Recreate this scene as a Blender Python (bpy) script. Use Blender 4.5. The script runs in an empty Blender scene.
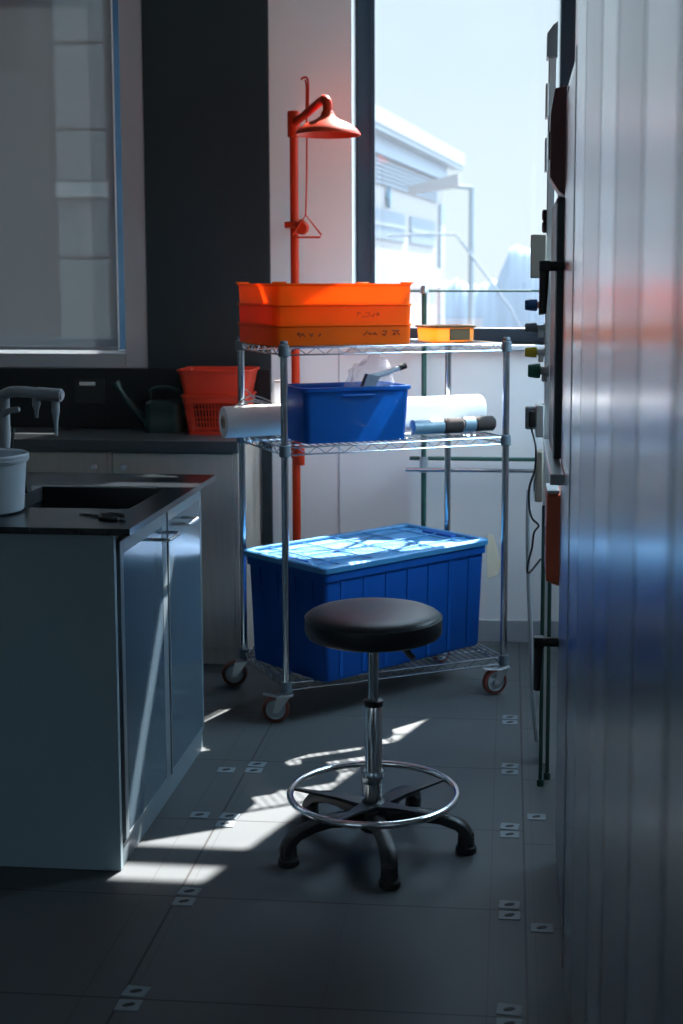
import bpy, bmesh, math, random
from mathutils import Vector, Matrix, noise
random.seed(4)
PI = math.pi
SC = bpy.context.scene
COL = SC.collection

# ------------------------------------------------------------------ helpers
class MB:
    """collects shapes, links them as one mesh object"""
    def __init__(self):
        self.bm = bmesh.new()

    def _face(self, vs):
        try:
            return self.bm.faces.new(vs)
        except ValueError:
            return None

    def box(self, c, s, rz=0.0, M=None, taper=1.0):
        """box centred at c with size s; taper scales the bottom face"""
        vs = []
        R = Matrix.Rotation(rz, 3, 'Z') if M is None else M
        for z in (-.5, .5):
            t = taper if z < 0 else 1.0
            for x, y in ((-.5, -.5), (.5, -.5), (.5, .5), (-.5, .5)):
                vs.append(self.bm.verts.new(Vector(c) + R @ Vector((x*s[0]*t, y*s[1]*t, z*s[2]))))
        for f in ((3, 2, 1, 0), (4, 5, 6, 7), (0, 1, 5, 4), (1, 2, 6, 5), (2, 3, 7, 6), (3, 0, 4, 7)):
            self._face([vs[i] for i in f])
        return self

    def bx(self, x0, x1, y0, y1, z0, z1):
        return self.box(((x0+x1)/2, (y0+y1)/2, (z0+z1)/2), (x1-x0, y1-y0, z1-z0))

    def tube(self, pts, r, seg=8, closed=False, cap=True):
        pts = [Vector(p) for p in pts]
        n = len(pts)
        rr = r if isinstance(r, (list, tuple)) else [r]*n
        tang = []
        for i in range(n):
            if closed:
                t = pts[(i+1) % n] - pts[i-1]
            else:
                t = pts[min(i+1, n-1)] - pts[max(i-1, 0)]
            tang.append(t.normalized())
        up = Vector((0, 0, 1)) if abs(tang[0].z) < .9 else Vector((1, 0, 0))
        nrm = (up - tang[0]*up.dot(tang[0])).normalized()
        rings = []
        for i in range(n):
            t = tang[i]
            nrm = (nrm - t*nrm.dot(t)).normalized()
            b = t.cross(nrm)
            rings.append([self.bm.verts.new(pts[i] + (nrm*math.cos(2*PI*k/seg) + b*math.sin(2*PI*k/seg))*rr[i]) for k in range(seg)])
        m = n if closed else n-1
        for i in range(m):
            a, b2 = rings[i], rings[(i+1) % n]
            for k in range(seg):
                self._face([a[k], a[(k+1) % seg], b2[(k+1) % seg], b2[k]])
        if cap and not closed:
            self._face(rings[0][::-1]); self._face(rings[-1])
        return self

    def lathe(self, prof, c=(0, 0, 0), seg=40, M=None, cap0=True, cap1=True):
        """prof = [(r, z), ...] turned about z, then rotated by M and moved to c"""
        R = M if M is not None else Matrix.Identity(3)
        rings = []
        for r, z in prof:
            rings.append([self.bm.verts.new(Vector(c) + R @ Vector((r*math.cos(2*PI*k/seg), r*math.sin(2*PI*k/seg), z))) for k in range(seg)])
        for a, b in zip(rings, rings[1:]):
            for k in range(seg):
                self._face([a[k], a[(k+1) % seg], b[(k+1) % seg], b[k]])
        if cap0: self._face(rings[0][::-1])
        if cap1: self._face(rings[-1])
        return self

    def cyl(self, p0, p1, r0, r1=None, seg=20):
        return self.tube([p0, p1], [r0, r0 if r1 is None else r1], seg)

    def prism(self, pts, z0, z1):
        a = [self.bm.verts.new((p[0], p[1], z0)) for p in pts]
        b = [self.bm.verts.new((p[0], p[1], z1)) for p in pts]
        self._face(a[::-1]); self._face(b)
        n = len(pts)
        for i in range(n):
            self._face([a[i], a[(i+1) % n], b[(i+1) % n], b[i]])
        return self

    def loft(self, rings, cap0=True, cap1=True):
        R = [[self.bm.verts.new(p) for p in r] for r in rings]
        n = len(R[0])
        for a, b in zip(R, R[1:]):
            for k in range(n):
                self._face([a[k], a[(k+1) % n], b[(k+1) % n], b[k]])
        if cap0: self._face(R[0][::-1])
        if cap1: self._face(R[-1])
        return self

    def build(self, name, mat, parent=None, bevel=0, seg=2, smooth=38, kind=None):
        bmesh.ops.recalc_face_normals(self.bm, faces=self.bm.faces)
        me = bpy.data.meshes.new(name)
        self.bm.to_mesh(me); self.bm.free()
        if smooth:
            me.polygons.foreach_set('use_smooth', [True]*len(me.polygons))
            me.set_sharp_from_angle(angle=math.radians(smooth))
        o = bpy.data.objects.new(name, me)
        COL.objects.link(o)
        me.materials.append(mat)
        if parent: o.parent = parent
        if bevel:
            m = o.modifiers.new('edge', 'BEVEL')
            m.width = bevel; m.segments = seg; m.limit_method = 'ANGLE'; m.angle_limit = math.radians(40)
        if kind: o['kind'] = kind
        return o

def tag(o, label, cat, group=None, kind=None):
    o['label'] = label; o['category'] = cat
    if group: o['group'] = group
    if kind: o['kind'] = kind
    return o

def thing(name, label, cat, loc=(0, 0, 0), rz=0, group=None):
    o = bpy.data.objects.new(name, None)
    COL.objects.link(o)
    o.location = loc; o.rotation_euler = (0, 0, rz)
    o.empty_display_size = .05
    return tag(o, label, cat, group)

def copy_tree(o, parent=None):
    kids = list(o.children)
    c = o.copy(); COL.objects.link(c)
    if parent: c.parent = parent
    for k in kids: copy_tree(k, c)
    return c

def rrect(L, W, r, z, n=5, cx=0, cy=0):
    """rounded rectangle ring"""
    out = []
    for sx, sy, a0 in ((1, 1, 0), (-1, 1, PI/2), (-1, -1, PI), (1, -1, 3*PI/2)):
        for k in range(n+1):
            a = a0 + PI/2*k/n
            out.append((cx + sx*(L/2-r) + r*math.cos(a), cy + sy*(W/2-r) + r*math.sin(a), z))
    return out

# ------------------------------------------------------------------ materials
def mat(name, col, rough=.5, metal=0, spec=.5, var=.08, scale=12, bump=0, stretch=(1, 1, 1), rvar=0, transl=0, transp=0, coat=0, sheen=0):
    m = bpy.data.materials.new(name); m.use_nodes = True
    nt = m.node_tree; N = nt.nodes; L = nt.links
    b = N['Principled BSDF']; out = N['Material Output']
    b.inputs['Roughness'].default_value = rough
    b.inputs['Metallic'].default_value = metal
    b.inputs['Specular IOR Level'].default_value = spec
    b.inputs['Coat Weight'].default_value = coat
    b.inputs['Sheen Weight'].default_value = sheen
    tc = N.new('ShaderNodeTexCoord'); mp = N.new('ShaderNodeMapping')
    mp.inputs['Scale'].default_value = stretch
    L.new(tc.outputs['Object'], mp.inputs['Vector'])
    nz = N.new('ShaderNodeTexNoise'); nz.inputs['Scale'].default_value = scale
    nz.inputs['Detail'].default_value = 5
    L.new(mp.outputs['Vector'], nz.inputs['Vector'])
    mx = N.new('ShaderNodeMix'); mx.data_type = 'RGBA'
    mx.inputs['A'].default_value = (*[max(0, c*(1-var)) for c in col], 1)
    mx.inputs['B'].default_value = (*[min(1, c*(1+var)) for c in col], 1)
    L.new(nz.outputs['Fac'], mx.inputs['Factor'])
    L.new(mx.outputs['Result'], b.inputs['Base Color'])
    if bump:
        bp = N.new('ShaderNodeBump'); bp.inputs['Strength'].default_value = bump
        bp.inputs['Distance'].default_value = .002
        L.new(nz.outputs['Fac'], bp.inputs['Height']); L.new(bp.outputs['Normal'], b.inputs['Normal'])
    if rvar:
        mr = N.new('ShaderNodeMapRange')
        mr.inputs['To Min'].default_value = max(.02, rough-rvar); mr.inputs['To Max'].default_value = rough+rvar
        L.new(nz.outputs['Fac'], mr.inputs['Value']); L.new(mr.outputs['Result'], b.inputs['Roughness'])
    sh = b.outputs['BSDF']
    if transl:
        t = N.new('ShaderNodeBsdfTranslucent'); L.new(mx.outputs['Result'], t.inputs['Color'])
        a = N.new('ShaderNodeMixShader'); a.inputs['Fac'].default_value = transl
        L.new(sh, a.inputs[1]); L.new(t.outputs['BSDF'], a.inputs[2]); sh = a.outputs['Shader']
    if transp:
        t = N.new('ShaderNodeBsdfTransparent')
        a = N.new('ShaderNodeMixShader'); a.inputs['Fac'].default_value = transp
        L.new(sh, a.inputs[1]); L.new(t.outputs['BSDF'], a.inputs[2]); sh = a.outputs['Shader']
    L.new(sh, out.inputs['Surface'])
    m.diffuse_color = (*col, 1)
    return m

M = {}
M['wall'] = mat('wall_paint', (.80, .80, .80), .6, var=.03, scale=3, bump=.03)
M['wall_grey'] = mat('wall_paint_grey', (.5, .5, .53), .6, var=.03, scale=3)
M['trimgrey'] = mat('reveal_paint', (.40, .42, .43), .6, var=.03, scale=3)
M['black_wall'] = mat('dark_laminate', (.022, .034, .040), .5, spec=.35, var=.15, scale=4)
M['splash'] = mat('black_splashback', (.010, .012, .014), .45, spec=.3, var=.2, scale=4)
M['ceiling'] = mat('ceiling_paint', (.7, .7, .7), .8, var=.03)
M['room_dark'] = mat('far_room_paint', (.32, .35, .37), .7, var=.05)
M['navy'] = mat('navy_aluminium', (.018, .040, .065), .4, spec=.5, var=.1, scale=6)
M['steelblue'] = mat('blue_grey_aluminium', (.065, .15, .25), .45, var=.1, scale=6)
M['sill'] = mat('sill_paint', (.6, .62, .64), .5, var=.04)
M['baseboard'] = mat('baseboard_vinyl', (.34, .36, .39), .5, var=.05)
M['chrome'] = mat('chrome_wire', (.50, .56, .61), .17, 1, var=.03, scale=12, rvar=.02)
M['chrome_bright'] = mat('polished_chrome', (.75, .75, .76), .12, 1, var=.04, scale=20)
M['collar'] = mat('grey_plastic_collar', (.12, .16, .19), .5, var=.1)
M['black'] = mat('black_plastic', (.012, .014, .017), .42, var=.25, scale=30, bump=.1)
M['vinyl'] = mat('black_vinyl', (.016, .021, .028), .40, spec=.35, var=.2, scale=60, bump=.15)
M['rubber'] = mat('black_rubber', (.013, .013, .014), .7, var=.2, scale=40)
M['tread'] = mat('red_brown_polyurethane', (.20, .05, .035), .45, var=.15, scale=30)
M['hub'] = mat('pale_grey_wheel_hub', (.33, .37, .40), .45, var=.08)
M['clip'] = mat('dull_clip_metal', (.17, .21, .235), .55, 0, var=.08)
M['zinc'] = mat('zinc_plate', (.55, .58, .60), .35, .8, var=.1, scale=30)
M['orange_tray'] = mat('orange_plastic', (.86, .235, .014), .42, spec=.25, var=.1, scale=9, transl=.55, bump=.04)
M['ink'] = mat('marker_ink', (.05, .02, .01), .6, var=.2)
M['ink_faint'] = mat('faded_marker_ink', (.30, .07, .012), .6, var=.2)
M['shower'] = mat('orange_red_enamel', (.46, .032, .006), .42, spec=.2, var=.06, scale=10)
M['basket_blue'] = mat('translucent_blue_plastic', (.005, .115, .44), .36, spec=.3, var=.1, scale=10, transl=.32, transp=.16)
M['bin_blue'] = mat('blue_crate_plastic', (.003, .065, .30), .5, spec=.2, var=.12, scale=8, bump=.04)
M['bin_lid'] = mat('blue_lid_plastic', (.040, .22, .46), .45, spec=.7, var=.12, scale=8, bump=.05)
M['red_basket'] = mat('red_basket_plastic', (.72, .055, .02), .4, var=.1, scale=10, transl=.2)
M['green_can'] = mat('dark_green_plastic', (.012, .045, .042), .4, var=.15)
M['white_roll'] = mat('white_film_roll', (.86, .87, .88), .4, var=.03, scale=6, transl=.15, bump=.05)
M['core'] = mat('cardboard_core', (.62, .50, .42), .8, var=.1, scale=25)
M['card'] = mat('beige_paper', (.62, .53, .40), .8, var=.06, scale=15)
M['bag'] = mat('clear_plastic_bag', (.8, .82, .84), .2, var=.05, scale=10, transp=.78)
M['bristle'] = mat('grey_bristles', (.16, .19, .24), .8, var=.3, scale=60)
M['brush'] = mat('grey_plastic_handle', (.42, .47, .54), .4, var=.06)
M['amber'] = mat('amber_plastic', (.90, .50, .12), .35, var=.12, scale=8, transl=.5)
M['amber_dark'] = mat('dark_amber_label', (.11, .07, .025), .5, var=.2)
M['pale_wrap'] = mat('pale_blue_wrap', (.18, .29, .37), .3, var=.25, scale=18)
M['dark_nap'] = mat('dark_brown_nap', (.035, .026, .024), .9, var=.3, scale=60, bump=.4)
M['island'] = mat('blue_grey_laminate', (.30, .40, .45), .5, spec=.3, var=.04, scale=4)
M['door'] = mat('glossy_grey_door', (.08, .12, .155), .16, spec=.6, var=.04, scale=5)
M['door_frame'] = mat('door_edge_aluminium', (.15, .19, .215), .42, 0, var=.05)
M['worktop'] = mat('black_worktop', (.014, .018, .022), .20, spec=.6, var=.2, scale=50)
M['bench_top'] = mat('grey_bench_top', (.055, .065, .07), .4, var=.12, scale=30)
M['wood'] = mat('grey_oak_laminate', (.52, .47, .40), .55, var=.16, scale=7, stretch=(7, 7, .6))
M['steel'] = mat('stainless_steel', (.52, .55, .58), .3, 1, var=.08, scale=30, rvar=.05)
M['tapgrey'] = mat('grey_lab_tap_enamel', (.30, .34, .36), .4, var=.05)
M['bucket'] = mat('frosted_white_plastic', (.55, .62, .68), .4, var=.04, transl=.25)
M['white'] = mat('white_plastic', (.72, .72, .71), .4, var=.03)
M['greyp'] = mat('grey_plastic', (.28, .31, .34), .45, var=.06)
M['beigebox'] = mat('cream_enamel', (.56, .52, .44), .5, var=.04)
M['trunk'] = mat('pale_grey_trunking', (.80, .82, .83), .45, var=.04)
M['maroon'] = mat('dark_red_enamel', (.17, .06, .062), .4, var=.1)
M['redbox'] = mat('orange_red_case', (.88, .19, .10), .42, var=.08)
M['postdark'] = mat('dark_grey_steel', (.050, .060, .070), .45, .1, var=.12, scale=20)
M['green_pipe'] = mat('dark_green_pipe', (.02, .085, .07), .35, var=.1)
M['tap_blue'] = mat('blue_knob', (.015, .11, .34), .4, var=.1)
M['tap_grey'] = mat('grey_knob', (.18, .21, .24), .4, var=.1)
M['tap_yellow'] = mat('yellow_knob', (.80, .55, .02), .4, var=.1)
M['tap_green'] = mat('green_knob', (.01, .17, .10), .4, var=.1)
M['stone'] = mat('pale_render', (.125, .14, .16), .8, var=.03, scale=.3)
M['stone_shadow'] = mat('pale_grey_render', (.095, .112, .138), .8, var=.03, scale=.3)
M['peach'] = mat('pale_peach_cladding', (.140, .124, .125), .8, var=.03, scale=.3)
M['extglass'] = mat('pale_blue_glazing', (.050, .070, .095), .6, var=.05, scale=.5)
M['emblem'] = mat('teal_sign', (.05, .11, .15), .6, var=.05)
M['ground'] = mat('pale_concrete_ground', (.18, .19, .205), .9, var=.08, scale=.4)
M['haze_tree'] = mat('haze_tinted_foliage', (.11, .132, .168), .9, var=.06, scale=2)  # distance haze is put into the foliage colour
M['facade'] = mat('grey_facade_panels', (.022, .028, .032), .8, var=.05, scale=1)
M['facade_light'] = mat('light_facade_panels', (.18, .21, .22), .8, var=.04, scale=1)

def metal_panel():
    m = mat('brushed_steel_panels', (.62, .655, .69), .25, 1, var=.025, scale=1.0, stretch=(12, 12, .3), rvar=.01)
    b = m.node_tree.nodes['Principled BSDF']
    b.inputs['Anisotropic'].default_value = 0
    return m
M['metal_panel'] = metal_panel()
M['metal_panel_b'] = mat('brushed_steel_panels_dull', (.55, .585, .62), .28, 1, var=.025, scale=1.0, stretch=(12, 12, .3), rvar=.01)

def glass():
    m = bpy.data.materials.new('window_glass'); m.use_nodes = True
    nt = m.node_tree; N = nt.nodes; L = nt.links
    N.remove(N['Principled BSDF'])
    t = N.new('ShaderNodeBsdfTransparent')
    d = N.new('ShaderNodeBsdfTranslucent'); g = N.new('ShaderNodeBsdfGlossy')
    g.inputs['Roughness'].default_value = .02
    d.inputs['Color'].default_value = (.86, .93, 1, 1)
    tc = N.new('ShaderNodeTexCoord'); nz = N.new('ShaderNodeTexNoise'); nz.inputs['Scale'].default_value = 2
    L.new(tc.outputs['Object'], nz.inputs['Vector'])
    mr = N.new('ShaderNodeMapRange'); mr.inputs['To Min'].default_value = .010; mr.inputs['To Max'].default_value = .016
    L.new(nz.outputs['Fac'], mr.inputs['Value'])
    a = N.new('ShaderNodeMixShader'); L.new(mr.outputs['Result'], a.inputs['Fac'])
    L.new(t.outputs[0], a.inputs[1]); L.new(d.outputs[0], a.inputs[2])
    c = N.new('ShaderNodeMixShader'); c.inputs['Fac'].default_value = .04
    L.new(a.outputs[0], c.inputs[1]); L.new(g.outputs[0], c.inputs[2])
    L.new(c.outputs[0], N['Material Output'].inputs['Surface'])
    return m
M['glass'] = glass()
M['blind'] = mat('grey_screen_fabric', (.24, .26, .27), .8, var=.05, scale=2, transl=.02, transp=.27)

def floor_mat():
    m = mat('grey_floor_tile', (.086, .094, .099), .5, spec=.2, var=.14, scale=3, bump=.02, rvar=.06)
    nt = m.node_tree; N = nt.nodes; L = nt.links
    b = N['Principled BSDF']; base = b.inputs['Base Color'].links[0].from_socket
    tc = N.new('ShaderNodeTexCoord'); sp = N.new('ShaderNodeSeparateXYZ')
    L.new(tc.outputs['Object'], sp.inputs['Vector'])
    def mth(op, a, v=None, c=None):
        n = N.new('ShaderNodeMath'); n.operation = op
        for i, q in enumerate((a, v, c)):
            if q is None: continue
            if hasattr(q, 'links'): L.new(q, n.inputs[i])
            else: n.inputs[i].default_value = q
        return n.outputs[0]
    def lines(src, off, period, w):
        q = mth('DIVIDE', mth('SUBTRACT', src, off), period)
        q = mth('ABSOLUTE', mth('SUBTRACT', mth('FRACT', mth('ADD', q, .5)), .5))
        return mth('LESS_THAN', q, w/period)
    X, Y = sp.outputs['X'], sp.outputs['Y']
    right = mth('GREATER_THAN', X, .05)
    Ys = mth('ADD', Y, mth('MULTIPLY', right, .085))
    joint = mth('MAXIMUM', lines(X, .05, .86, .0032), lines(Ys, 2.655, .4855, .0026))
    faint = mth('MULTIPLY', mth('MAXIMUM', lines(X, -.035, .86, .0016), lines(X, .072, .86, .0013)), .45)
    faint = mth('MAXIMUM', faint, mth('MULTIPLY', lines(X, -.38, .86, .0016), .25))
    k = mth('MAXIMUM', joint, faint)
    mx = N.new('ShaderNodeMix'); mx.data_type = 'RGBA'
    L.new(k, mx.inputs['Factor']); L.new(base, mx.inputs['A'])
    mx.inputs['B'].default_value = (.035, .035, .035, 1)
    L.new(mx.outputs['Result'], b.inputs['Base Color'])
    return m
M['floor'] = floor_mat()

# ------------------------------------------------------------------ camera
W_, H_ = 683, 1024
f_, cx_, cy_, eye = 1350.0, 384.0, 440.0, 1.5
pitch = math.atan(152/f_); yaw = math.atan(127*math.cos(pitch)/f_)
cd = bpy.data.cameras.new('camera'); cam = bpy.data.objects.new('camera', cd); COL.objects.link(cam)
cd.sensor_fit = 'AUTO'; cd.sensor_width = 36; cd.lens = f_/H_*36
cd.shift_x = -(cx_-W_/2)/H_; cd.shift_y = (cy_-H_/2)/H_
cd.clip_start = .02; cd.clip_end = 500
cam.location = (0, 0, eye); cam.rotation_euler = (PI/2-pitch, 0, yaw)
cd.dof.use_dof = True; cd.dof.focus_distance = 3.75; cd.dof.aperture_fstop = 4.0
SC.camera = cam

# ------------------------------------------------------------------ the room
XL, XR, YR, YB, ZC = -4.2, .95, -2.2, 5.66, 3.95
def S(name, mb, m, **k):
    return mb.build(name, m, kind='structure', **k)
S('floor', MB().bx(XL, XR, YR, YB, -.12, 0), M['floor'], smooth=0)
S('ceiling', MB().bx(XL-.2, XR+.2, YR-.2, YB+.2, ZC, ZC+.15), M['ceiling'], smooth=0)
S('wall_left', MB().bx(XL-.2, XL, YR, YB, 0, ZC), M['room_dark'], smooth=0)
W4 = (-3.6, -1.3, 1.0, 2.8)          # added window behind the camera, unseen, lights the island and near floor
wf = MB()
wf.bx(XL-.2, W4[0], YR-.2, YR, 0, ZC).bx(W4[1], XR+.2, YR-.2, YR, 0, ZC).bx(W4[0], W4[1], YR-.2, YR, 0, W4[2]).bx(W4[0], W4[1], YR-.2, YR, W4[3], ZC)
S('wall_front', wf, M['room_dark'], smooth=0)
YO = 5.98      # outer face of the window wall
wb = MB()
W1 = (-.663, .255, 1.265, 3.50)      # clear window
W2 = (-3.6, -1.640, 1.235, 3.1)      # window behind the blind
wb.bx(XL-.2, W2[0], YB, YO, 0, ZC)
wb.bx(W2[0], W2[1], YB, YO, 0, W2[2]).bx(W2[0], W2[1], YB, YO, W2[3], ZC)
wb.bx(W2[1], W1[0], YB, YO, 0, ZC)
wb.bx(W1[0], W1[1], YB, YO, 0, W1[2]).bx(W1[0], W1[1], YB, YO, W1[3], ZC)
wb.bx(W1[1], XR+.2, YB, YO, 0, ZC)
S('wall_back', wb, M['wall'], smooth=0)
# far right wall beyond the steel front, and the steel front itself
W3 = (3.75, 5.58, 1.60, 2.86)           # unseen window added to light the white column, behind the steel front
wr = MB().bx(XR, XR+.2, YR, W3[0], 0, ZC).bx(XR, XR+.2, W3[1], YB, 0, ZC).bx(XR, XR+.2, W3[0], W3[1], 0, W3[2]).bx(XR, XR+.2, W3[0], W3[1], W3[3], ZC)
S('wall_right', wr, M['wall'], smooth=0)
S('trim_1', MB().bx(-1.536, -1.008, YB-.02, YB, 1.158, ZC).bx(-1.052, -1.008, YB-.02, YB, 0, 1.158), M['black_wall'], bevel=.002)
S('trim_2', MB().bx(XL, -1.008, YB-.035, YB, .904, 1.158), M['splash'], bevel=.002)
S('trim_3', MB().bx(W2[1]+.004, -1.537, YB-.015, YB, 1.16, ZC).bx(XL, W2[1]+.003, YB-.015, YB, 1.16, 1.222), M['trimgrey'], bevel=.002)
S('trim_4', MB().bx(-.722, -.718, YB-.003, YB, .1, 1.25), M['baseboard'])
S('baseboard_back', MB().bx(-1.007, XR, YB-.012, YB, 0, .094), M['baseboard'], bevel=.002)

# clear window: frame, sill, pane
w1 = MB()
fy0, fy1 = 5.80, 5.90
w1.bx(W1[0]+.002, -.594, fy0, fy1, W1[2], W1[3]).bx(.194, W1[1]+.03, fy0, fy1, W1[2], W1[3])
w1.bx(-.594, .194, fy0, fy1, W1[2]+.003, 1.330).bx(-.594, .194, fy0, fy1, 3.365, W1[3])
w1.bx(-.594, .194, 5.83, 5.86, 3.050, 3.172)
w1.bx(-.594, -.580, fy0-.012, fy0, 1.33, W1[3])
w1o = S('window_1', w1, M['navy'], bevel=.004)
p = MB().bx(-.594, .194, 5.866, 5.872, 1.33, 3.365).build('window_pane', M['glass'], w1o, smooth=0, kind='structure')
MB().cyl((-.604, 5.80, 1.365), (-.604, 5.78, 1.365), .008).tube([(-.604, 5.782, 1.365), (-.604, 5.778, 1.395)], .006).build('window_latch', M['zinc'], w1o, kind='structure')
S('trim_5', MB().bx(W1[0]+.004, W1[1]-.004, YB-.035, fy0, W1[2]-.022, W1[2]), M['sill'], bevel=.004)
# window behind the blind
w2 = MB()
w2.bx(-1.700, W2[1], 5.72, 5.80, W2[2], W2[3]).bx(W2[0], -1.70, 5.72, 5.80, W2[2], W2[2]+.05)
w2.bx(-2.75, -2.69, 5.72, 5.80, W2[2], W2[3])
w2o = S('window_2', w2, M['steelblue'], bevel=.004)
MB().bx(W2[0], -1.70, 5.757, 5.763, W2[2]+.05, W2[3]).build('window_pane', M['glass'], w2o, smooth=0, kind='structure')

# unseen windows added to let daylight in: right wall and behind the camera
w3 = MB()
w3.bx(XR+.10, XR+.16, W3[0], W3[0]+.05, W3[2], W3[3]).bx(XR+.10, XR+.16, W3[1]-.05, W3[1], W3[2], W3[3])
w3.bx(XR+.10, XR+.16, W3[0]+.05, W3[1]-.05, W3[2], W3[2]+.05).bx(XR+.10, XR+.16, W3[0]+.05, W3[1]-.05, W3[3]-.05, W3[3])
w3o = S('added_window_right', w3, M['navy'], bevel=.004)
MB().bx(XR+.128, XR+.133, W3[0]+.05, W3[1]-.05, W3[2]+.05, W3[3]-.05).build('window_pane', M['glass'], w3o, smooth=0, kind='structure')
w4 = MB()
for q in (W4[0], -2.12, W4[1]-.05):
    w4.bx(q, q+.05, YR-.14, YR-.08, W4[2], W4[3])
for q in (W4[2], W4[3]-.05):
    w4.bx(W4[0], W4[1], YR-.14, YR-.08, q, q+.05)
w4o = S('added_window_rear', w4, M['navy'], smooth=0)
MB().bx(W4[0], W4[1], YR-.112, YR-.107, W4[2], W4[3]).build('window_pane', M['glass'], w4o, smooth=0, kind='structure')

# roller blind
rb = thing('roller_blind', 'grey screen roller blind drawn down over the window by the black column', 'blind', (-2.44, 5.632, 0))
bl = MB()
n = 14
top, bot = 3.3, 1.252
ringA = []
bl.bx(-.93, .775, -.0008, .0008, bot, top).build('blind_fabric', M['blind'], rb, smooth=0)
MB().bx(-.935, .780, -.010, .010, bot-.016, bot).build('hem_bar', M['greyp'], rb, bevel=.003)
MB().cyl((-.95, 0, top+.02), (.79, 0, top+.02), .03).build('roller_tube', M['greyp'], rb)
for sx in (-.95, .79):
    MB().box((sx, .005, top+.02), (.012, .05, .09)).build('bracket', M['greyp'], rb, bevel=.003)
MB().tube([(.778, .002, bot-.004), (.778, .002, top)], .0035, 6).build('side_guide', M['white'], rb)

# ------------------------------------------------------------------ steel front on the right
wp = thing('steel_partition', 'tall brushed steel panel wall with narrow vertical seams running toward the viewer', 'wall panel', (.13, 0, 0))
seams = [(-1.2, -.2, 'a'), (-.2, .62, 'b'), (.62, 1.08, 'b'), (1.095, 1.385, 'a'), (1.39, 1.745, 'b'), (1.75, 2.055, 'a'), (2.063, 2.50, 'b'), (2.506, 2.86, 'a')]
for y0, y1, k in seams:
    MB().bx(0, .03, y0+.002, y1-.002, 0, 3.70).build('panel', M['metal_panel' if k == 'a' else 'metal_panel_b'], wp, bevel=.0025)
MB().bx(.0125, .05, -1.2, 2.85, 0, 3.70).build('backing', M['postdark'], wp, smooth=0)
cb = thing('steel_cabinet', 'head high brushed steel cabinet with black lever handles past the tall steel panels', 'cabinet', (.13, 2.87, 0))
MB().bx(.004, .60, 0, .57, .0, 1.995).build('body', M['metal_panel'], cb, bevel=.003)
MB().bx(0, .004, .03, .54, .06, 1.96).build('door', M['metal_panel_b'], cb, bevel=.0015)
MB().bx(-.002, .004, -.001, .012, 0, 1.995).build('corner_strip', M['steel'], cb)
def ell_handle(name, ztop, drop, xo, y):
    h = MB()
    h.tube([(0, y, ztop-.012), (-xo*.5, y, ztop-.012), (-xo+.014, y, ztop-.012)], .0125, 10)
    h.box((-xo+.0125, y, ztop-.012), (.027, .03, .027))
    h.tube([(-xo+.0125, y, ztop-.01), (-xo+.011, y, ztop-drop*.5), (-xo+.009, y, ztop-drop)], [.0125, .0115, .0095], 10)
    return h.build(name, M['black'], cb, bevel=.003)
ell_handle('handle', 1.566, .13, .060, .53)
ell_handle('handle', .612, .14, .062, .53)

# service post behind the cabinet with everything fixed to it
sp = thing('service_post', 'dark grey steel service post beyond the steel cabinet carrying a slim metal ledge', 'post', (.108, 3.80, 0))
MB().bx(0.004, .035, -.358, .06, 1.0665, 1.725).build('post', M['postdark'], sp, bevel=.004)
MB().bx(-.012, .0205, -.64, .10, 1.04, 1.066).build('ledge', M['steel'], sp, bevel=.002)
MB().bx(.002, .006, -.36, -.345, 1.07, 1.71).build('edge_strip', M['steel'], sp)
tp = thing('utility_trunking', 'slim pale grey vertical trunking with white sockets standing against the bright window', 'trunking', (.122, 4.20, 0))
MB().bx(-.016, .008, -.03, .03, 0, 2.185).build('column', M['trunk'], tp, bevel=.003)
MB().loft([[(x, y, z) for x, z in ((-.022, 2.186), (.010, 2.186), (.010, 2.29), (-.004, 2.28), (-.022, 2.255))] for y in (-.04, .04)]).build('cap_box', M['greyp'], tp, bevel=.002)
for z in (2.06, 1.90):
    MB().bx(-.024, -.016, -.035, .035, z-.05, z+.05).build('socket', M['white'], tp, bevel=.003)
MB().lathe([(.018, 0), (.018, .010), (.012, .014)], (-.016, 0, 1.72), 18, Matrix.Rotation(-PI/2, 3, 'Y')).lathe([(.018, 0), (.018, .010), (.012, .014)], (-.016, 0, 1.685), 18, Matrix.Rotation(-PI/2, 3, 'Y')).build('switch', M['black'], tp)
bb = thing('control_box', 'cream wall box beside the upper black handle, in front of the window', 'box', (.082, 4.2, 1.53))
MB().bx(-.023, .0235, -.05, .05, 0, .131).build('case', M['beigebox'], bb, bevel=.003)
MB().bx(-.0235, -.022, -.02, .02, .095, .115).build('label_slot', M['greyp'], bb)
def gas_tap(label, y, z, x0, x1, r, m):
    t = thing('gas_tap', label, 'tap', (x1, y, z), 0, 'coloured service taps on the trunking')
    L_ = x1-x0
    Rm = Matrix.Rotation(-PI/2, 3, 'Y')
    MB().lathe([(r*.86, L_*.40), (r*1.0, L_*.44), (r*1.0, L_*.60), (r*.86, L_*.95), (r*.76, L_*1.0)], (0, 0, 0), 20, Rm).build('knob', m, t)
    MB().lathe([(r*.55, 0), (r*.55, L_*.42)], (0, 0, 0), 16, Rm).lathe([(r*.8, 0), (r*.8, .006)], (0, 0, 0), 16, Rm).tube([(-L_*.2, 0, 0), (-L_*.2, 0, -.03)], .008, 10).build('valve_body', M['white'], t)
gas_tap('blue knobbed service tap, topmost of the four coloured taps', 4.2, 1.448, .043, .106, .0185, M['tap_blue'])
gas_tap('dark grey knobbed service tap between the blue and the yellow one', 4.2, 1.378, .044, .106, .016, M['tap_grey'])
gas_tap('yellow knobbed service tap beside the right cart post', 4.2, 1.303, .045, .106, .0165, M['tap_yellow'])
gas_tap('green knobbed service tap, lowest of the four coloured taps', 3.83, 1.268, .050, .108, .021, M['tap_green'])
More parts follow.
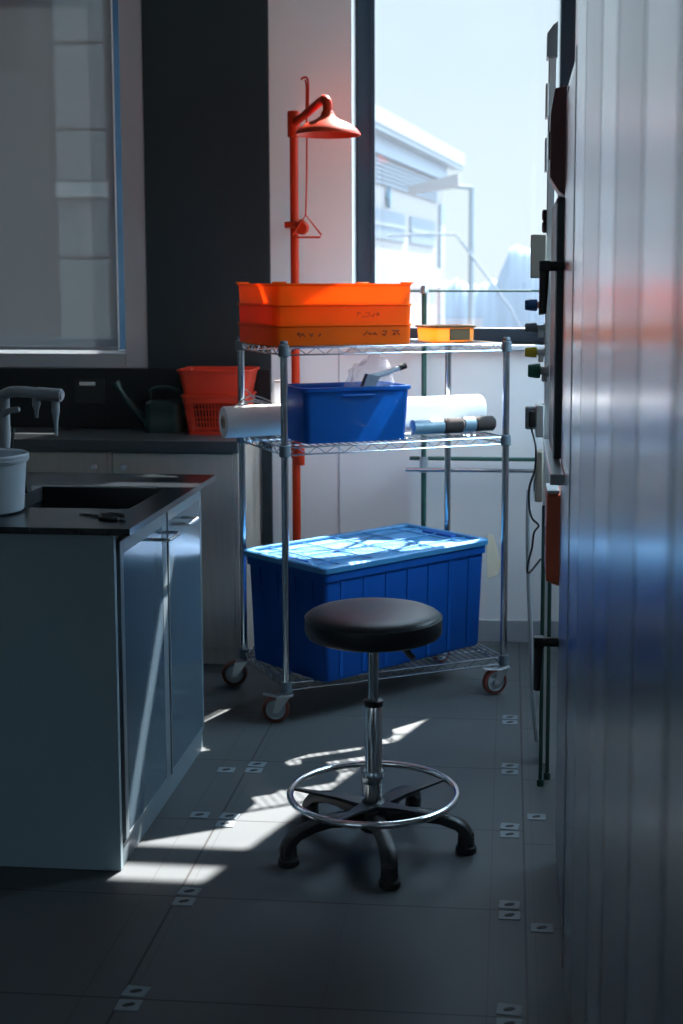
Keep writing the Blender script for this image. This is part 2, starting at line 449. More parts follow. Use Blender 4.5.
so = thing('socket_box', 'white power socket box with a dark plug below the coloured taps', 'socket', (.106, 4.2, 1.043))
MB().bx(-.026, 0, -.045, .045, 0, .10).build('case', M['white'], so, bevel=.004)
MB().bx(-.058, -.026, -.025, .025, .022, .092).build('plug', M['greyp'], so, bevel=.006)
MB().bx(-.048, -.022, -.046, -.032, .03, .082).build('plug_shell', M['black'], so, bevel=.006)
cj = thing('conduit_box', 'small pale grey conduit box under the socket box', 'box', (.106, 4.2, .84))
MB().bx(-.026, 0, -.04, .04, 0, .16).build('case', M['beigebox'], cj, bevel=.006)
MB().bx(-.030, -.026, -.02, .02, .03, .07).build('cover', M['greyp'], cj, bevel=.003)
def wave(pts, k=6):
    """smooth a polyline (Catmull-Rom)"""
    P = [Vector(p) for p in pts]; out = []
    for i in range(len(P)-1):
        p0, p1, p2, p3 = P[max(i-1, 0)], P[i], P[i+1], P[min(i+2, len(P)-1)]
        for j in range(k):
            t = j/k
            out.append(.5*((2*p1)+(-p0+p2)*t+(2*p0-5*p1+4*p2-p3)*t*t+(-p0+3*p1-3*p2+p3)*t**3))
    out.append(P[-1]); return out
tag(MB().tube(wave([(.066, 4.15, 1.075), (.080, 4.10, 1.02), (.078, 4.08, .955), (.062, 4.08, .90), (.062, 4.08, .84), (.072, 4.1, .80), (.092, 4.12, .775), (.078, 4.1, .755), (.072, 4.09, .71), (.060, 4.08, .66), (.064, 4.08, .635), (.10, 4.12, .67)]), .0035, 6).build('power_cord', M['black']), 'thin black power cord drooping from the plug behind the red case', 'cord')
tag(MB().tube(wave([(.064, 4.3, .86), (.062, 4.3, .74), (.066, 4.3, .58), (.074, 4.3, .42), (.080, 4.3, .25), (.090, 4.32, .10), (.10, 4.36, .012)]), .0075, 8).build('drain_hose', mat('milky_hose', (.5, .53, .55), .4, transl=.3)), 'milky white hose hanging down behind the red case to the floor', 'hose')
for i, (x, lb) in enumerate(((.104, 'thin dark green floor pipe under the red case, nearer the white hose'), (.126, 'thin dark green floor pipe under the red case, nearer the steel cabinet'))):
    pp = thing('floor_pipe', lb, 'pipe', (x, 3.98 + .06*i, 0), 0, 'green floor pipes')
    MB().cyl((0, 0, 0), (0, 0, .86), .006, seg=12).build('pipe', M['green_pipe'], pp)
    MB().cyl((0, 0, .0), (0, 0, .02), .011, seg=12).build('collar', M['green_pipe'], pp)
rc = thing('red_case', 'orange red wall case with a pale slanted top hanging below the ledge', 'case', (.0965, 3.5112, .755))
MB().loft([[(.000, -.07, -.006), (.034, -.07, -.020), (.050, .07, -.012), (.000, .07, .010)],
           [(-.001, -.072, .10), (.050, -.072, .10), (.050, .072, .10), (-.001, .072, .10)],
           [(.000, -.07, .218), (.050, -.07, .218), (.050, .07, .222), (.000, .07, .222)]]).build('shell', M['redbox'], rc, bevel=.004)
MB().bx(.001, .033, -.068, .068, .221, .230).build('top_cover', M['white'], rc, bevel=.002)
MB().bx(-.003, .002, -.02, .02, .08, .13).build('clasp', M['maroon'], rc, bevel=.001)
mr_ = thing('alarm_case', 'dark maroon case mounted high at the far top corner of the steel cabinet', 'case', (.098, 3.50, 1.74))
MB().loft([[(.018, -.055, .0), (.036, -.055, -.012), (.036, .05, -.012), (.018, .05, .0)],
           [(-.004, -.057, .035), (.038, -.057, .02), (.038, .055, .02), (-.004, .055, .035)],
           [(-.004, -.057, .19), (.038, -.057, .20), (.038, .055, .20), (-.004, .055, .19)],
           [(.006, -.055, .252), (.036, -.055, .260), (.036, .05, .260), (.006, .05, .252)]]).build('shell', M['maroon'], mr_, bevel=.003)
MB().bx(-.007, -.003, -.03, .03, .08, .15).build('label_plate', M['black'], mr_, bevel=.001)

# ------------------------------------------------------------------ floor clips
clips = [(.012, 'right', 2.655), (.012, 'right', 3.14), (.012, 'right', 3.626), (.012, 'right', 4.111), (.012, 'right', 4.597),
         (-.785, 'left', 2.655), (-.785, 'left', 3.14), (-.785, 'left', 3.626), (-.785, 'left', 4.05)]
WHERE = {('right', 2.655): 'at the very bottom edge, right joint',
         ('right', 3.14): 'on the joint in front of the stool',
         ('right', 3.626): 'on the joint beside the stool base',
         ('right', 4.111): 'on the joint before the right cart caster',
         ('right', 4.597): 'on the joint beside the right cart caster',
         ('left', 2.655): 'at the bottom left, left joint',
         ('left', 3.14): 'just in front of the sunlit floor patch',
         ('left', 3.626): 'at the left edge of the sunlit floor patch',
         ('left', 4.05): 'between island corner and front left caster'}
def slot(x, y, rz):
    pts = []
    for k in range(20):
        a = 2*PI*k/20
        u, v = .0135*math.cos(a), .0068*math.sin(a)
        pts.append((x + u*math.cos(rz)-v*math.sin(rz), y + u*math.sin(rz)+v*math.cos(rz)))
    return pts
clip0 = None
def floor_clip(x, y, sgn, label, ang):
    global clip0
    if clip0 is None:
        clip0 = thing('floor_clip', label, 'floor clip', (x, y, 0), 0, 'slotted metal floor clips')
        MB().prism([(-.026, -.022), (.026, -.022), (.026, .022), (-.026, .022)], 0, .0022).build('plate', M['clip'], clip0, bevel=.0008)
        MB().prism(slot(0, 0, .5), .0022, .0030).build('slot', M['rubber'], clip0)
        c = clip0
    else:
        c = copy_tree(clip0)
    c.location = (x, y, 0); c.rotation_euler = (0, 0, ang); c['label'] = label
    return c
for x, side, y in clips:
    floor_clip(x, y-.028, -1, 'floor clip %s, nearer of its pair' % WHERE[(side, y)], .0)
    floor_clip(x, y+.028, 1, 'floor clip %s, farther of its pair' % WHERE[(side, y)], -.1)
floor_clip(.088, 3.055, 1, 'single floor clip at the foot of the steel panels, nearer to the viewer', 0)
floor_clip(.088, 3.73, 1, 'single floor clip at the foot of the steel panels, beyond the nearer one', 0)
floor_clip(-.872, 3.655, 1, 'single floor clip close to the island plinth beside the sun patch', 0)
floor_clip(-.872, 4.02, 1, 'single floor clip close to the far corner of the island plinth', 0)

# ------------------------------------------------------------------ island unit
IX = -.985
isl = thing('sink_cabinet', 'blue grey island sink cabinet with two glossy doors and a plain end panel', 'cabinet', (IX, 3.27, 0))
car = MB()
car.bx(-1.8, -.022, .02, .038, .06, .8865).bx(-1.8, -.022, .922, .940, .06, .8865)
car.bx(-1.8, -.022, .02, .940, .06, .078).bx(-1.8, -1.78, .02, .940, .06, .8865).bx(-1.8, -.022, .505, .52, .06, .60)
car.bx(-.032, -.022, .02, .940, .78, .8865)
car.build('carcass', M['island'], isl)
MB().bx(-1.8, -.004, 0, .019, .0, .8865).build('end_panel', M['island'], isl, bevel=.0015)
MB().bx(-1.8, -.018, .021, .942, 0, .058).build('plinth', M['island'], isl, bevel=.001)
MB().bx(-.020, -.006, .021, .942, .0, .060).build('kick_board', M['door_frame'], isl, bevel=.001)
def island_door(y0, y1, hy0, hy1, ztop, fa, fb):
    d = MB()
    z0, z1 = .066, ztop
    d.bx(-.020, .0, y0, y0+fa, z0, z1).bx(-.020, .0, y1-fb, y1, z0, z1)
    d.bx(-.020, .0, y0+fa, y1-fb, z1-.036, z1)
    d.bx(-.020, .0, y0+fa, y1-fb, z0, z0+.012)
    do = MB().bx(-.019, -.001, y0+fa, y1-fb, z0+.012, z1-.036).build('door', M['door'], isl, smooth=0)
    d.build('door_frame', M['door_frame'], do, bevel=.0015)
    hz = ztop-.052
    MB().tube(wave([(-.001, hy0, hz), (.035, hy0, hz), (.047, hy0+.004, hz), (.052, hy0+.016, hz), (.052, (hy0+hy1)/2, hz), (.052, hy1-.016, hz), (.047, hy1-.004, hz), (.035, hy1, hz), (-.001, hy1, hz)], 3), .0048, 8).build('handle', M['steel'], do)
island_door(.040, .508, .345, .460, .858, .030, .050)
island_door(.526, .945, .575, .690, .862, .010, .016)

# worktop with a sink cut-out
wt = thing('sink_worktop', 'black glossy island worktop with a rectangular sink opening', 'worktop', (0, 0, 0))
sx0, sx1, sy0, sy1 = -1.405, -1.022, 3.535, 3.915
z0, z1 = .887, .9045
t = MB()
xr, xl, ya, yb = -.938, -2.85, 3.238, 4.224
t.bx(xl, sx0, ya, yb, z0, z1).bx(sx1, xr, ya, yb, z0, z1).bx(sx0, sx1, ya, sy0, z0, z1).bx(sx0, sx1, sy1, yb, z0, z1)
bmesh.ops.remove_doubles(t.bm, verts=t.bm.verts, dist=1e-5)
t.build('slab', M['worktop'], wt)
sk = MB()
sk.bx(sx0-.0, sx0+.004, sy0, sy1, .70, z1+.002).bx(sx1-.004, sx1, sy0, sy1, .70, z1-.001)
sk.bx(sx0, sx1, sy0, sy0+.004, .70, z1-.001).bx(sx0, sx1, sy1-.004, sy1, .70, z1-.001).bx(sx0, sx1, sy0, sy1, .695, .70)
sk.build('basin', mat('dark_sink_basin', (.03, .035, .04), .35, .3), wt)
rim = MB()
rim.bx(sx0-.03, sx0, sy0+.08, sy1+.015, z1, z1+.003).bx(sx0-.03, sx1-.03, sy1, sy1+.018, z1, z1+.003)
rim.bx(sx0, sx0+.006, sy0, sy1, z1-.04, z1+.003)
rim.build('steel_rim', M['steel'], wt, bevel=.001)

# lab tap
tpz = .905
tf = thing('lab_tap', 'grey laboratory tap with a horizontal arm and two drooping nozzles above the island sink', 'tap', (-1.50, 3.88, tpz))
MB().lathe([(.035, 0), (.035, .012), (.022, .02), (.0185, .03), (.0185, .275)], (0, 0, 0), 20).build('column', M['tapgrey'], tf)
MB().tube(wave([(-.02, -.005, .270), (.0, -.005, .278), (.03, -.008, .289), (.08, -.012, .289), (.118, -.016, .285)]), .0165, 16).build('arm', M['tapgrey'], tf)
MB().cyl((.112, -.0155, .2855), (.185, -.022, .281), .0195, seg=20).build('arm_sleeve', M['greyp'], tf)
MB().cyl((.184, -.022, .281), (.190, -.0225, .2805), .0155, .013, 20).build('end_cap', M['zinc'], tf)
for x, y, L_ in ((.106, -.014, .062), (.166, -.02, .115)):
    MB().lathe([(.0115, .275), (.0125, .275-L_*.35), (.0095, .275-L_*.5), (.007, .275-L_*.62), (.0045, .275-L_)][::-1], (x, y, 0), 14).build('nozzle', M['tapgrey'], tf)
MB().tube(wave([(.0, -.01, .215), (.02, -.014, .232), (.055, -.018, .238)]), [.009]*12+[.007], 10).build('lever', M['tapgrey'], tf)
tag(MB().tube(wave([(-1.462, 3.83, 1.00), (-1.456, 3.83, 1.06), (-1.452, 3.83, 1.09)]), [.002]+[.005]*11+[.003], 8).tube(wave([(-1.455, 3.83, .905), (-1.46, 3.83, .95), (-1.462, 3.83, 1.0)]), .0025, 8).build('bottle_brush', M['green_can']), 'thin dark green brush standing behind the white bucket beside the lab tap', 'brush')

# bucket
bk = thing('bucket', 'frosted white plastic bucket standing on the near edge of the island worktop', 'bucket', (-1.400, 3.460, .9065))
MB().lathe([(.001, .0), (.098, .0), (.104, .004), (.113, .132), (.119, .134), (.121, .152), (.117, .156), (.111, .152), (.108, .134), (.100, .006), (.001, .005)], (0, 0, 0), 48, cap0=False, cap1=False).build('tub', M['bucket'], bk)
MB().tube([(.119*math.cos(a), .119*math.sin(a), .141) for a in [2*PI*k/40 for k in range(40)]], .003, 6, closed=True).build('rim_band', M['bucket'], bk)
st = thing('sink_plug', 'black rubber wedge standing behind the bucket at the steel sink rim', 'plug', (-1.412, 3.78, .908))
MB().loft([[(-.012, -.02, 0), (.022, -.02, 0), (.022, .02, 0), (-.012, .02, 0)], [(-.008, -.012, .05), (.014, -.012, .055), (.014, .012, .055), (-.008, .012, .05)], [(.004, -.006, .085), (.012, -.006, .088), (.012, .006, .088), (.004, .006, .085)]]).build('wedge', M['rubber'], st, bevel=.002)
MB().tube(wave([(.0, 0, .04), (-.012, .0, .055), (-.014, 0, .07)]), .002, 6).build('loop', M['rubber'], st)

# scissors on the worktop
sz = thing('scissors', 'small black handled scissors lying on the island worktop near its corner', 'scissors', (-1.065, 3.40, .905), math.radians(-30))
MB().prism([(-.075, -.002), (-.02, -.006), (.0, -.005), (.0, .005), (-.02, .004)], 0, .003).prism([(-.078, .003), (-.02, -.003), (.0, -.003), (.0, .006), (-.02, .007)], .003, .005).build('blades', M['postdark'], sz)
for sgn in (1, -1):
    pts = [(.048+.030*math.cos(a), sgn*.012+.0105*math.sin(a), .006+.002*sgn) for a in [2*PI*k/24 for k in range(24)]]
    MB().tube(pts, .0052, 8, closed=True).tube([(0, 0, .004), (.022, sgn*.009, .006)], .005, 8).build('handle', M['black'], sz)
MB().cyl((-.002, 0, 0), (-.002, 0, .008), .004).build('pivot', M['zinc'], sz)

# ------------------------------------------------------------------ bench along the back wall
bx1 = -1.062
bt = thing('bench_top', 'long dark grey bench top along the back wall under the blind', 'worktop', (0, 0, 0))
MB().bx(XL+.005, bx1+.004, 5.17, YB-.037, .868, .903).build('slab', M['bench_top'], bt, bevel=.002)
MB().bx(XL+.005, bx1+.003, 5.178, 5.190, .855, .868).build('front_lip', M['bench_top'], bt)
def base_cab(x0, x1, label, knobs):
    c = thing('base_cabinet', label, 'cabinet', (x0, 5.19, 0), 0, 'grey oak base cabinets under the back bench')
    w = x1-x0
    b = MB()
    b.bx(.0, .018, .018, .465, .07, .867).bx(w-.018, w, .002, .465, .0, .867).bx(.018, w-.018, .447, .465, .07, .867).bx(.018, w-.018, .018, .447, .07, .088)
    b.build('carcass', M['wood'], c, bevel=.001)
    MB().bx(.0, w-.018, .012, .030, .0, .066).build('plinth', M['wood'], c)
    hw = (w-.018)/knobs
    for k in range(knobs):
        d = MB().bx(k*hw+.0015, (k+1)*hw-.0015, 0, .018, .07, .850).build('door', M['wood'], c, bevel=.0012)
        kx = k*hw + (.05 if k == 0 else hw-.05)
        MB().lathe([(.006, 0), (.006, .012), (.014, .018), (.014, .024), (.009, .028)], (kx, 0, .797), 18, Matrix.Rotation(PI/2, 3, 'X')).build('knob', M['zinc'], d)
base_cab(-1.567, bx1, 'grey oak base cabinet with round knob at the bench end beside the cart', 1)
base_cab(-2.43, -1.570, 'grey oak base cabinet under the bench behind the island tap and bucket', 2)
pl = thing('wall_socket', 'small pale horizontal socket plate on the black splashback left of the watering can', 'socket', (-1.80, 5.6245, 1.093))
MB().bx(-.034, .034, -.008, 0, -.008, .008).build('plate', M['white'], pl, bevel=.002)
MB().bx(-.060, .075, -.002, 0, -.085, .02).build('backing_plate', mat('near_black_plate', (.011, .013, .015), .4), pl, bevel=.001)

# watering can
wc = thing('watering_can', 'dark green plastic watering can with a long spout on the back bench', 'watering can', (-1.435, 5.50, .9035), math.radians(4))
MB().loft([rrect(.155, .12, .035, 0), rrect(.158, .122, .036, .02), rrect(.148, .115, .036, .12), rrect(.11, .09, .03, .135)]).build('body', M['green_can'], wc)
MB().tube(wave([(-.07, 0, .03), (-.11, 0, .075), (-.15, 0, .125), (-.19, 0, .185)]), [.020]*6+[.015]*7+[.011]*6, 12).build('spout', M['green_can'], wc)
MB().cyl((-.185, 0, .178), (-.203, 0, .204), .014, .022, 16).build('spout_head', M['green_can'], wc)
MB().tube(wave([(-.045, 0, .13), (-.055, 0, .165), (-.03, 0, .182), (.03, 0, .182), (.07, 0, .16), (.082, 0, .11), (.074, 0, .05)]), .009, 10).build('handle', M['green_can'], wc)

# red baskets
def red_basket(name_label, z, L0, W0, L1, W1_, h, lattice, loc, rz):
    r = thing('plastic_basket', name_label, 'basket', (loc[0], loc[1], z), rz, 'red baskets on the back bench')
    body = MB()
    th = .004
    if not lattice:
        body.loft([rrect(L0, W0, .02, 0), rrect(L1, W1_, .022, h), rrect(L1-2*th, W1_-2*th, .02, h), rrect(L0-2*th, W0-2*th, .018, th)], cap0=True, cap1=True)
        body.build('shell', M['red_basket'], r)
    else:
        body.loft([rrect(L0, W0, .02, 0), rrect(L0, W0, .02, .012), rrect(L0-2*th, W0-2*th, .018, .012), rrect(L0-2*th, W0-2*th, .018, th)])
        a, b2 = rrect(L0-.004, W0-.004, .02, .01, 10), rrect(L1-.004, W1_-.004, .02, h-.012, 10)
        # upright ribs round the sides
        n = 17
        for i in range(n):
            for side in (-1, 1):
                s = (i+.5)/n-.5
                body.tube([(s*(L0-.03), side*(W0/2-.002), .008), (s*(L1-.03), side*(W1_/2-.002), h-.01)], .0022, 5)
                if i < 14:
                    s2 = (i+.5)/14-.5
                    body.tube([(side*(L0/2-.002), s2*(W0-.03), .008), (side*(L1/2-.002), s2*(W1_-.03), h-.01)], .0022, 5)
        for q in (.33, .66):
            body.tube([(p[0], p[1], p[2]) for p in rrect(L0+(L1-L0)*q-.004, W0+(W1_-W0)*q-.004, .02, h*q)], .0024, 5, closed=True)
        body.build('lattice_side', M['red_basket'], r)
        body = MB().loft([rrect(L1, W1_, .022, h-.03), rrect(L1+.004, W1_+.004, .024, h), rrect(L1-.008, W1_-.008, .02, h), rrect(L1-.008, W1_-.008, .02, h-.03)], cap0=False, cap1=False)
        body.build('top_band', M['red_basket'], r)
    MB().tube([p for p in rrect(L1+.006, W1_+.006, .026, h)], .0055, 8, closed=True).build('rim', M['red_basket'], r)
bq = (-1.198, 5.49)
red_basket('red lattice sided plastic basket, lower of the two stacked on the back bench', .9035, .230, .20, .270, .235, .160, True, bq, .06)
red_basket('red plain sided plastic basket nested on top of the lattice one', 1.034, .245, .205, .295, .245, .132, False, bq, .04)

# ------------------------------------------------------------------ emergency shower
sh = thing('emergency_shower', 'orange red emergency shower standpipe with a bell shaped head beside the window', 'shower', (-.880, 5.50, 0))
MB().cyl((0, 0, 0), (0, 0, 2.192), .0175, seg=20).build('standpipe', M['shower'], sh)
MB().lathe([(.06, 0), (.06, .01), (.03, .014), (.022, .03)], (0, 0, 0), 24).build('floor_flange', M['shower'], sh)
MB().lathe([(.023, 2.105), (.026, 2.11), (.026, 2.20), (.023, 2.208), (.012, 2.21)], (0, 0, 0), 20).build('tee_fitting', M['shower'], sh)
hx, hy = .172, -.25
ux, uy = hx/math.hypot(hx, hy), hy/math.hypot(hx, hy)
def al(d, z): return (ux*d, uy*d, z)
MB().tube(wave([al(0, 2.160), al(.10, 2.182), al(.20, 2.208), al(.262, 2.222), al(.294, 2.214), al(.3035, 2.19), al(.3035, 2.165)]), [.0165]*19+[.019]*12+[.0185]*6, 16).build('arm', M['shower'], sh)
MB().lathe([(.018, 2.178), (.024, 2.170), (.030, 2.155), (.05, 2.142), (.085, 2.128), (.112, 2.108), (.126, 2.090), (.128, 2.084), (.122, 2.084), (.108, 2.102), (.08, 2.120), (.045, 2.134), (.005, 2.140)], (hx, hy, 0), 48, cap0=True, cap1=False).build('shower_head', M['shower'], sh)
# pull rod with triangular handle
pr = MB()
rx, ry = .062, -.09
pr.tube(wave([(rx+.003, ry, 2.20), (rx+.004, ry, 2.29), (rx+.0, ry, 2.318)], 4), .0038, 6)
pr.tube(wave([(rx-.017, ry, 2.318), (rx-.010, ry, 2.326), (rx+.006, ry, 2.326), (rx+.012, ry, 2.30), (rx+.010, ry, 2.21)], 3), .0042, 6)
pr.tube(wave([(rx+.004, ry, 2.20), (rx+.004, ry, 2.0), (rx-.002, ry, 1.79)], 3), .0035, 6)
pr.build('pull_rod', M['shower'], sh)
MB().tube([(rx-.002, ry, 1.79), (rx+.060, ry, 1.712), (rx+.056, ry, 1.702), (rx-.052, ry, 1.702), (rx-.056, ry, 1.712)], .0042, 8, closed=True).build('pull_handle', M['shower'], sh)
MB().cyl((-.036, -.012, 1.755), (.02, -.02, 1.757), .013, seg=14).lathe([(.02, -.01), (.028, .0), (.028, .012), (.02, .022)], (.038, -.035, 1.742), 20, Matrix.Rotation(PI/2, 3, 'X')).build('valve', M['shower'], sh)
MB().tube(wave([al(0, .86), al(.03, .86), al(.045, .845), al(.047, .80), al(.047, .775)]), .016, 14).lathe([(.022, .80), (.022, .90)], (0, 0, 0), 18).build('branch_elbow', M['shower'], sh)
MB().lathe([(.012, 0), (.012, .125)], (0, .0175, 1.755), 12, Matrix.Rotation(-PI/2, 3, 'X')).lathe([(.03, 0), (.03, .006)], (0, .148, 1.755), 20, Matrix.Rotation(-PI/2, 3, 'X')).build('wall_bracket', M['shower'], sh)

# ------------------------------------------------------------------ green rail frame below the window
rr = thing('pipe_rail', 'thin dark green rail frame with a tall post and low twin bars before the window', 'rail', (-.355, 5.58, 0))
MB().cyl((0, 0, 0), (0, 0, 1.495), .011, seg=14).build('post', M['green_pipe'], rr)
MB().cyl((-.29, .012, 1.488), (.60, .012, 1.488), .0045, seg=10).build('top_bar', M['green_pipe'], rr)
MB().cyl((-.06, .015, .792), (.56, .015, .792), .0085, seg=12).build('low_bar', M['green_pipe'], rr)
MB().cyl((-.075, -.018, .748), (.56, -.018, .748), .0085, seg=12).build('low_bar', M['chrome'], rr)
MB().lathe([(.018, 1.478), (.018, 1.50), (.012, 1.51)], (0, 0, 0), 14).build('clamp', M['zinc'], rr)
MB().lathe([(.018, .735), (.018, .80)], (0, 0, 0), 14).build('clamp', M['zinc'], rr)
MB().lathe([(.035, 0), (.035, .006), (.014, .012)], (0, 0, 0), 18).build('foot_plate', M['green_pipe'], rr)

# ------------------------------------------------------------------ chrome wire cart
CA = math.radians(29.2)
C0 = Vector((-.760, 4.503, 0))
def C(u, v, z=0):
    return (C0.x + u*math.cos(CA)-v*math.sin(CA), C0.y + u*math.sin(CA)+v*math.cos(CA), z)
CL, CD = .855, .472
cart = thing('wire_shelf_cart', 'chrome wire shelving cart on four red brown casters with three shelves', 'cart', C0, CA)
shelf_z = (.140, .962, 1.303)
for u in (0, CL):
    for v in (0, CD):
        po = MB()
        po.cyl((u, v, .108), (u, v, 1.316), .0127, seg=20)
        z = .16
        while z < 1.30:
            po.cyl((u, v, z), (u, v, z+.0025), .0131, seg=20); z += .0254
        po = po.build('post', M['chrome'], cart)
        cap = MB().lathe([(.0135, 1.312), (.0138, 1.318), (.011, 1.323)], (u, v, 0), 18).build('post_cap', M['collar'], po)
        for sz_ in shelf_z:
            MB().lathe([(.0165, sz_-.034), (.0195, sz_-.030), (.0185, sz_+.004), (.016, sz_+.006)], (u, v, 0), 20, cap0=True, cap1=True).build('collar', M['collar'], po)
for sz_ in shelf_z:
    g = MB()
    e = .012
    n = 30
    for i in range(n):
        u = .03 + (CL-.06)*i/(n-1)
        g.tube([(u, 0, sz_-.0022), (u, CD, sz_-.0022)], .0019, 6)
    for v in (.12, .235, .35):
        g.tube([(0.01, v, sz_-.006), (CL-.01, v, sz_-.006)], .0026, 6)
    g.build('wire_deck', M['chrome'], cart)
    r = MB()
    for (a, b2) in (((e, 0), (CL-e, 0)), ((e, CD), (CL-e, CD)), ((0, e), (0, CD-e)), ((CL, e), (CL, CD-e))):
        A, B = Vector((*a, 0)), Vector((*b2, 0))
        r.tube([A+Vector((0, 0, sz_-.003)), B+Vector((0, 0, sz_-.003))], .0030, 8)
        r.tube([A+Vector((0, 0, sz_-.028)), B+Vector((0, 0, sz_-.028))], .0030, 8)
        L_ = (B-A).length; k = max(2, round(L_/.034)); pts = []
        for i in range(k+1):
            q = A.lerp(B, i/k); pts.append((q.x, q.y, sz_-.004 if i % 2 else sz_-.027))
        r.tube(pts, .0019, 6)
    r.build('shelf_rim', M['chrome'], cart)
def caster(u, v, ang, brake):
    c = MB()
    d = Vector((math.cos(ang), math.sin(ang), 0)); s = Vector((-d.y, d.x, 0))
    o = Vector((u, v, 0)); w = o + d*.038 + Vector((0, 0, .0485))
    c.lathe([(.014, .092), (.024, .094), (.024, .101), (.013, .104), (.013, .112)], (u, v, 0), 20)
    Rm = Matrix((d, s, Vector((0, 0, 1)))).transposed()
    for k in (-1, 1):
        c.loft([[w + s*k*.0185 + Rm @ Vector((x, y, z)) for x, y, z in ((-.010, -.0015, -.010), (.010, -.0015, -.010), (.010, .0015, -.010), (-.010, .0015, -.010))],
                [w + s*k*.0185 + Rm @ Vector((x, y, z)) for x, y, z in ((-.050, -.0015, .046), (-.004, -.0015, .046), (-.004, .0015, .046), (-.050, .0015, .046))]])
    c.box(w + d*-.028 + Vector((0, 0, .047)), (.044, .040, .003), ang)
    c.cyl(w - s*.023, w + s*.023, .005, seg=10)
    co = c.build('caster', M['zinc'], cart, bevel=.0008)
    wm = Matrix((d, Vector((0, 0, 1)), -s)).transposed()
    wh = MB().lathe([(.040, -.014), (.0455, -.013), (.0475, -.009), (.0475, .009), (.0455, .013), (.040, .014), (.034, .012), (.034, -.012)], w, 40, wm, cap0=False, cap1=False)
    wh.build('wheel', M['tread'], co)
    MB().lathe([(.006, -.014), (.012, -.0145), (.014, -.009), (.028, -.008), (.031, -.0125), (.0345, -.0125), (.0345, .0125), (.031, .0125), (.028, .008), (.014, .009), (.012, .0145), (.006, .014)], w, 32, wm).build('hub', M['hub'], co)
    if brake:
        b = MB()
        b.loft([[o + Vector((0, 0, .088)) + Rm @ Vector(q) for q in ((.012, -.016, 0), (.012, .016, 0), (.012, .016, .004), (.012, -.016, .004))],
                [o + Vector((0, 0, .096)) + Rm @ Vector(q) for q in ((.06, -.014, 0), (.06, .014, 0), (.06, .014, .004), (.06, -.014, .004))],
                [o + Vector((0, 0, .099)) + Rm @ Vector(q) for q in ((.082, -.012, 0), (.082, .012, 0), (.082, .012, .004), (.082, -.012, .004))]])
        b.build('brake_lever', M['zinc'], co, bevel=.001)
west = PI - CA
caster(0, 0, west+.12, True)
caster(CL, 0, west+.55, True)
caster(0, CD, west+.05, False)
caster(CL, CD, west+.9, False)

# ------------------------------------------------------------------ orange trays
def scribble(m, x0, x1, zc, y, h, seed, w=.0016):
    rnd = random.Random(seed)
    x = x0
    while x < x1:
        k = rnd.choice((3, 4, 5)); wch = rnd.uniform(.6, 1.0)*h
        pts = [(x + wch*i/(k-1) + rnd.uniform(-.15, .15)*wch, y, zc + rnd.uniform(-.5, .5)*h) for i in range(k)]
        for a, b2 in zip(pts, pts[1:]):
            m.tube([a, b2], w, 4)
        if rnd.random() < .5:
            m.tube([(x, y, zc+h*.45), (x+wch, y, zc+h*rnd.uniform(.2, .5))], w, 4)
        x += wch*1.25 + (h*.9 if rnd.random() < .22 else 0)
TL, TW, TH = .520, .405, .0700
tl = ['lowest of three stacked orange trays, with dark handwriting on its front',
      'middle one of three stacked orange plastic trays, with faded handwriting on its front',
      'topmost of three stacked orange trays, plain front and raised corner tabs']
for k in range(3):
    z = 1.3045 + k*(TH+.0006)
    tr = thing('orange_tray', tl[k], 'tray', C(.238, .240, z), CA, 'stacked orange trays')
    th = .004
    b = MB()
    b.loft([rrect(TL-.005, TW-.005, .026, 0), rrect(TL, TW, .028, TH-.006), rrect(TL-2*th, TW-2*th, .024, TH-.006), rrect(TL-.013, TW-.013, .022, th)])
    b.build('shell', M['orange_tray'], tr)
    r = MB()
    r.loft([rrect(TL-.001, TW-.001, .028, TH-.008), rrect(TL+.009, TW+.009, .032, TH-.005), rrect(TL+.009, TW+.009, .032, TH), rrect(TL-.010, TW-.010, .022, TH), rrect(TL-.010, TW-.010, .022, TH-.008)], cap0=False, cap1=False)
    r.build('rim', M['orange_tray'], tr)
    if k == 2:
        for sx, sy in ((-1, -1), (1, -1), (-1, 1), (1, 1)):
            MB().box((sx*(TL/2-.022), sy*(TW/2-.002), TH+.003), (.05, .008, .006)).build('corner_tab', M['orange_tray'], tr, bevel=.002)
    if k == 0:
        s = MB(); yy = -(TW/2+.0002)
        scribble(s, -.175, -.09, TH*.50, yy, .016, 5)
        s.build('handwriting', M['ink'], tr, smooth=0); s = MB(); scribble(s, .07, .205, TH*.55, yy, .018, 9)
        s.build('handwriting', M['ink'], tr, smooth=0)
    if k == 1:
        s = MB(); scribble(s, .045, .12, TH*.45, -(TW/2+.0002), .018, 21, .0011)
        s.build('handwriting', M['ink_faint'], tr, smooth=0)

# amber tub beside the trays
yt = thing('amber_tub', 'shallow amber plastic tub with a dark label beside the orange trays', 'tub', C(.725, .235, 1.3045), CA)
MB().loft([rrect(.178, .15, .03, 0), rrect(.184, .156, .032, .050), rrect(.176, .148, .03, .050), rrect(.170, .142, .028, .004)]).build('shell', M['amber'], yt)
MB().loft([rrect(.196, .168, .034, .050), rrect(.198, .17, .034, .058), rrect(.172, .144, .03, .058), rrect(.172, .144, .03, .050)], cap0=False, cap1=False).build('rim', M['amber_dark'], yt)
MB().bx(-.022, .062, -.0785, -.0755, .004, .046).build('label_patch', M['amber_dark'], yt, bevel=.001)

